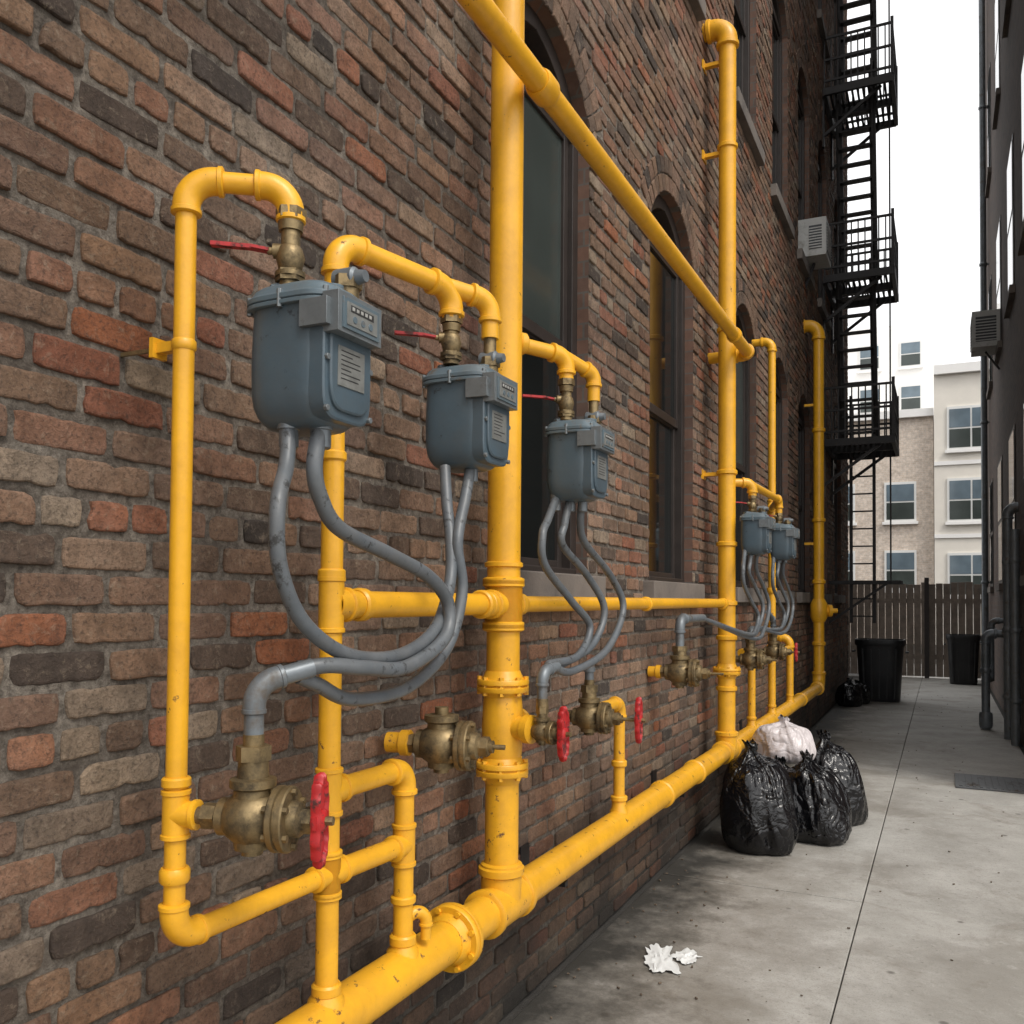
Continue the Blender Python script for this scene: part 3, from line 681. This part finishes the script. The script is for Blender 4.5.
# ------------------------------------------------------------------ AC units
def ac(name,x0,x1,y0,y1,z0,z1,fx):
    m=MB(); m.box((x0,y0,z0),(x1,y1,z1),'ac')
    xx=x1 if fx>0 else x0; e=.006*fx
    n=9
    m.box((min(xx,xx+e),y0+.05,z0+.06),(max(xx,xx+e),y1-.05,z1-.06),'acdark')
    for i in range(n):
        z=z0+.07+(z1-z0-.14)*i/n; m.box((min(xx,xx+2*e),y0+.05,z),(max(xx,xx+2*e),y1-.05,z+.012),'ac')
    lo,hi=max(x0,.03)+.05,x1-.05
    m.box((lo,y0-.005,z0+.08),(hi,y0,z1-.09),'acdark')
    for i in range(8):
        z=z0+.09+(z1-z0-.19)*i/8; m.box((lo,y0-.011,z),(hi,y0-.001,z+.016),'ac')
    m.beam((0 if fx>0 else x1,(y0+y1)/2,z0-.3),((x0+x1)/2,(y0+y1)/2,z0-.01),.03,.03,'iron')
    m.obj(name,smooth=False,bevel=.008)
ac('window_air_conditioner',-.05,.28,11.3,11.8,5.80,6.26,1)
ac('window_air_conditioner',1.95,2.33,15.3,15.9,5.5,6.05,-1)
# ------------------------------------------------------------------ right building
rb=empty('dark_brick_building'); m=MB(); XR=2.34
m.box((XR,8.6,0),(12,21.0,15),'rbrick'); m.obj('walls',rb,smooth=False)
m=MB()
for yc in (10.6,13.0,15.6,18.3):
    for zf in (1.9,5.5,9.3):
        m.box((XR-.012,yc-.5,zf),(XR-.004,yc+.5,zf+1.9),'frame'); m.box((XR-.016,yc-.44,zf+.06),(XR-.011,yc+.44,zf+.92),'glass'); m.box((XR-.02,yc-.44,zf+.98),(XR-.011,yc+.44,zf+1.84),'glass')
        m.box((XR-.06,yc-.56,zf-.10),(XR+.002,yc+.56,zf-.001),'stone')
m.obj('windows',rb,smooth=False)
m=MB(); m.box((XR-.15,8.5,15.002),(12.1,21.1,15.3),'stone'); m.obj('cornice',rb,smooth=False)
m=MB(); m.sweep([(2.25,19.0,0),(2.25,19.0,14.5)],.055,'gpipe',16)
for z in (2,5,8,11): m.collar((2.25,19,z),(0,0,1),.07,.06,'gpipe'); m.box((2.25,18.97,z-.01),(2.34,19.03,z+.01),'gpipe')
m.obj('drain_pipe')
m=MB(); m.pipe([(2.23,12.2,-.01),(2.23,12.2,2.75),(2.36,12.2,2.75)],.052,.1,'gpipe'); m.pipe([(2.27,11.7,-.01),(2.27,11.7,2.45)],.05,.1,'gpipe')
for z in (.5,1.3,2.1): m.collar((2.23,12.2,z),(0,0,1),.066,.06,'gpipe'); m.collar((2.27,11.7,z),(0,0,1),.064,.06,'gpipe')
m.pipe([(2.02,13,-.01),(2.02,13,1.22),(2.36,13,1.22)],.05,.09,'gpipe'); m.collar((2.02,13,.12),(0,0,1),.08,.2,'gpipe'); m.collar((2.02,13,.75),(0,0,1),.07,.06,'gpipe')
m.pipe([(2.10,13.3,.6),(2.10,13.3,1.38),(2.36,13.3,1.38)],.035,.07,'gpipe'); m.pipe([(2.02,13,.62),(2.10,13.3,.62)],.035,.07,'gpipe')
m.obj('standpipe')
# ------------------------------------------------------------------ pavement bits
m=MB(); m.box((1.62,8.75,.003),(2.25,9.45,.012),'steel')
for i in range(11): m.box((1.65+i*.053,8.8,.012),(1.675+i*.053,9.4,.018),'steel')
m.obj('metal_grate',smooth=False)
def sheet(name,cx,cy,sx,sy,seed,rot):
    n=14; vs=[];fs=[]
    for i in range(n+1):
        for j in range(n+1):
            u=i/n-.5;v=j/n-.5; e=1+.55*noise.noise(V((u*3+seed,v*3,seed)))+.25*noise.noise(V((u*8+seed,v*8,seed)))
            x=u*sx*e;y=v*sy*e; xr=x*math.cos(rot)-y*math.sin(rot); yr=x*math.sin(rot)+y*math.cos(rot)
            vs.append((cx+xr,cy+yr,.005+.020*abs(noise.noise(V((u*6+seed,v*6,0))))))
    for i in range(n):
        for j in range(n): fs.append((i*(n+1)+j,(i+1)*(n+1)+j,(i+1)*(n+1)+j+1,i*(n+1)+j+1))
    q=MB(); q.add(vs,fs,'paper'); q.obj(name,angle=60)
sheet('paper_litter',.38,3.95,.12,.26,1.3,.4); sheet('paper_litter',.48,4.02,.13,.10,5.3,1.2)
m=MB()
for i in range(520):
    y=random.uniform(1.5,18); x=.05+abs(random.gauss(0,.28)) if random.random()<.7 else random.uniform(.1,2.2)
    r=random.uniform(.002,.008); a=random.uniform(0,3)
    m.beam((x,y,r*.5+.002),(x+r*2*math.cos(a),y+r*2*math.sin(a),r*.5+.002),r,r*.8,'debris')
m.obj('scattered_debris',smooth=False)
# ------------------------------------------------------------------ bags
def bag(cx,cy,rx,ry,h,seed,k='bag',z0=0,name='trash_bag',tilt=(0,0)):
    vs=[];fs=[];nu,nv=160,96
    for i in range(nv+1):
        t=i/nv
        for j in range(nu):
            a=2*math.pi*j/nu
            if t<.80:
                s=t/.80; rad=math.sin(math.pi*(.10+.80*s)**.85)**.55; z=h*.84*(1-math.cos(math.pi*s))/2
                rad*= (1-.14*s)
            else:
                s=(t-.80)/.20; base=math.sin(math.pi*(.90)**.85)**.55*.86
                rad=base*(1-s)**2.2+.05+.16*max(0,s-.5)*1.8; z=h*.84+h*.18*s
            d=V((math.cos(a),math.sin(a),(t-.5)*2))
            n1=noise.noise(d*1.3+V((seed,0,0))); n2=noise.noise(V((math.cos(a)*2.3,math.sin(a)*2.3,t*2.6+seed)))
            n3=1-abs(noise.noise(V((math.cos(a)*2.6+n1,math.sin(a)*2.6,t*3.0+seed*2))))*2.2
            n4=1-abs(noise.noise(V((math.cos(a)*5.5+n2*2,math.sin(a)*5.5,t*4+seed*3))))*2.2
            top=max(0,t-.40)/.6
            pl=(abs(math.sin(a*7+seed+4*n1))-.5)*.15*top+(abs(math.sin(a*12+seed*2+5*n2))-.5)*.05*top
            f=1+.18*n1+.10*n2+.065*n3+.022*n4+pl
            zz=z*(1+.10*n1*(t if t<.8 else .8))+.012*n3*h*(1 if t>.1 else 0)
            if t>.93: zz+=.05*h*noise.noise(V((math.cos(a)*3,math.sin(a)*3,seed*5)))
            vs.append((cx+rx*rad*f*math.cos(a)+tilt[0]*zz,cy+ry*rad*f*math.sin(a)+tilt[1]*zz,z0+.003+max(0,zz)))
    for i in range(nv):
        for j in range(nu): fs.append((i*nu+j,i*nu+(j+1)%nu,(i+1)*nu+(j+1)%nu,(i+1)*nu+j))
    fs.append(tuple(range(nu-1,-1,-1)));fs.append(tuple(nv*nu+j for j in range(nu)))
    m=MB(); m.add(vs,fs,k); m.obj(name,angle=180)
bag(.455,6.0,.235,.24,.66,1.1,tilt=(-.10,0)); bag(.77,6.40,.21,.21,.55,4.7,tilt=(-.15,.05)); bag(.82,7.00,.23,.24,.62,8.2,tilt=(-.14,0))
bag(.48,6.62,.22,.24,.48,12.4); bag(.48,6.78,.22,.20,.30,15.9,'wbag',z0=.45,name='white_trash_bag')
bag(.22,14.9,.2,.22,.4,19.3); bag(.30,15.3,.2,.22,.35,23.3)
# ------------------------------------------------------------------ bins
def bin_(cx,cy,w,d,h):
    vs=[];fs=[];seg=40
    secs=[(0,.80),(.01,.82),(.5*h,.9),(h*.90,.97),(h*.90,1.03),(h*.93,1.05),(h*.985,1.05),(h,1.03),(h,.97),(h*.2,.80)]
    for z,s in secs:
        for j in range(seg):
            t=2*math.pi*j/seg;c=math.cos(t);q=math.sin(t);n=3.6
            vs.append((cx+w/2*s*math.copysign(abs(c)**(2/n),c),cy+d/2*s*math.copysign(abs(q)**(2/n),q),z+.003))
    for i in range(len(secs)-1):
        for j in range(seg): fs.append((i*seg+j,i*seg+(j+1)%seg,(i+1)*seg+(j+1)%seg,(i+1)*seg+j))
    fs.append(tuple(range(seg-1,-1,-1))); fs.append(tuple((len(secs)-1)*seg+j for j in range(seg)))
    m=MB(); m.add(vs,fs,'bin')
    for s in (-1,1): m.sweep([(cx+s*w*.52,cy-.09,h*.8),(cx+s*w*.57,cy-.08,h*.8),(cx+s*w*.57,cy+.08,h*.8),(cx+s*w*.52,cy+.09,h*.8)],.015,'bin',8)
    for i in range(-2,3): m.beam((cx+i*w*.15,cy-d*.41,.05),(cx+i*w*.17,cy-d*.475,h*.85),.02,.02,'bin')
    m.obj('trash_can')
bin_(.60,16.0,.74,.66,1.0); bin_(1.90,20.1,.60,.6,.98)
# ------------------------------------------------------------------ fence
m=MB(); x=-1.6; YF=21.3
while x<2.9:
    w=.135; h=2.03+random.uniform(-.03,.03); m.box((x,YF+random.uniform(-.006,.006),.03),(x+w,YF+.025,h),'wood'); x+=w+.008
m.box((-1.6,YF+.03,.4),(2.9,YF+.07,.5),'wood'); m.box((-1.6,YF+.03,1.6),(2.9,YF+.07,1.7),'wood')
for x in (-1.5,1.18,2.8): m.box((x,YF-.09,0),(x+.09,YF-.01,2.15),'frame')
m.obj('wooden_fence',smooth=False,bevel=.003)
# ------------------------------------------------------------------ background buildings
def bwin(m,x,z,w,h,y,k='glassb',panes=2):
    m.box((x-w/2-.08,y-.06,z-h/2-.08),(x+w/2+.08,y+.05,z+h/2+.08),'whiteframe')
    pw_=(w-.06*(panes-1))/panes
    for i in range(panes):
        for j in range(2):
            x0=x-w/2+i*(pw_+.06); z0=z-h/2+j*(h/2+.02); m.box((x0,y-.075,z0),(x0+pw_,y-.055,z0+h/2-.04),k if j else 'glass2')
    m.box((x-w/2-.15,y-.16,z-h/2-.2),(x+w/2+.15,y-.0,z-h/2-.085),'whitewall')
b1=empty('tan_brick_building'); m=MB(); m.box((-14,38.6,0),(1.25,50,8.9),'tan'); m.box((-14.1,38.4,8.902),(1.25,50,9.2),'whitewall'); m.obj('walls',b1,smooth=False)
m=MB()
for z in (2.9,5.6):
    for x in (-6.6,-4.4,-2.2,.05): bwin(m,x,z,1.0,1.4,38.6,panes=1)
m.obj('windows',b1,smooth=False)
b2=empty('cream_building'); m=MB(); m.box((1.27,38.2,0),(16,50,10.4),'cream'); m.box((1.27,38.0,10.402),(16.1,50,10.75),'whitewall')
for z in (4.1,6.9): m.box((1.27,38.14,z),(16,38.198,z+.15),'whitewall')
m.obj('walls',b2,smooth=False); m=MB()
for z in (2.7,5.55,8.3):
    for x in (2.55,5.4,8.2,11): bwin(m,x,z,1.5,1.5,38.2,panes=2)
m.obj('windows',b2,smooth=False)
b3=empty('white_building'); m=MB(); m.box((-3,51,0),(1.6,58,16.2),'whitewall'); m.box((-9,51.5,0),(-3.01,58,15.2),'tan'); m.box((-.2,52,16.2),(.8,53,17),'whitewall'); m.obj('walls',b3,smooth=False)
m=MB()
for z in (12.3,14.6):
    for x in (-1.9,.1): bwin(m,x,z,.9,1.2,51,panes=1)
m.obj('windows',b3,smooth=False)
# ------------------------------------------------------------------ light
w=bpy.data.worlds.new('World'); scene.world=w; w.use_nodes=True; nt=w.node_tree
bg=nt.nodes['Background']; sk=nt.nodes.new('ShaderNodeTexSky'); sk.sky_type='NISHITA'; sk.sun_disc=False
EL,AZ=52,118
sk.sun_elevation=R(EL); sk.sun_rotation=R(AZ); sk.air_density=1.0; sk.dust_density=6; sk.ozone_density=1
hs=nt.nodes.new('ShaderNodeHueSaturation'); hs.inputs['Saturation'].default_value=.3; hs.inputs['Value'].default_value=2.1
nt.links.new(sk.outputs[0],hs.inputs['Color'])
# even cloud deck mixed over the clear-sky model
cloud=mixc(nt,.78,hs.outputs[0],(10.4,10.3,10.2))
nt.links.new(cloud,bg.inputs[0]); bg.inputs[1].default_value=.15
sd=bpy.data.lights.new('sun','SUN'); sd.energy=1.35; sd.angle=R(14); sd.color=(1,.94,.85)
so=bpy.data.objects.new('sun',sd); scene.collection.objects.link(so)
dirv=V((math.sin(R(AZ))*math.cos(R(EL)),math.cos(R(AZ))*math.cos(R(EL)),math.sin(R(EL))))
so.rotation_euler=dirv.to_track_quat('Z','Y').to_euler()
# ------------------------------------------------------------------ camera
cd=bpy.data.cameras.new('camera'); cd.sensor_width=36; cd.lens=900/1024*36; cd.clip_end=600; cd.clip_start=.05
co=bpy.data.objects.new('camera',cd); scene.collection.objects.link(co); scene.camera=co
th=math.atan(430/900); pit=R(1.5)
cd.shift_y=(88-900*math.tan(pit))/1024
co.matrix_world=Matrix.Translation((1.52,0,1.6))@Matrix.Rotation(th,4,'Z')@Matrix.Rotation(math.pi/2+pit,4,'X')@Matrix.Rotation(R(.45),4,'Z')
scene.view_settings.view_transform='Standard'; scene.view_settings.look='None'; scene.view_settings.exposure=0
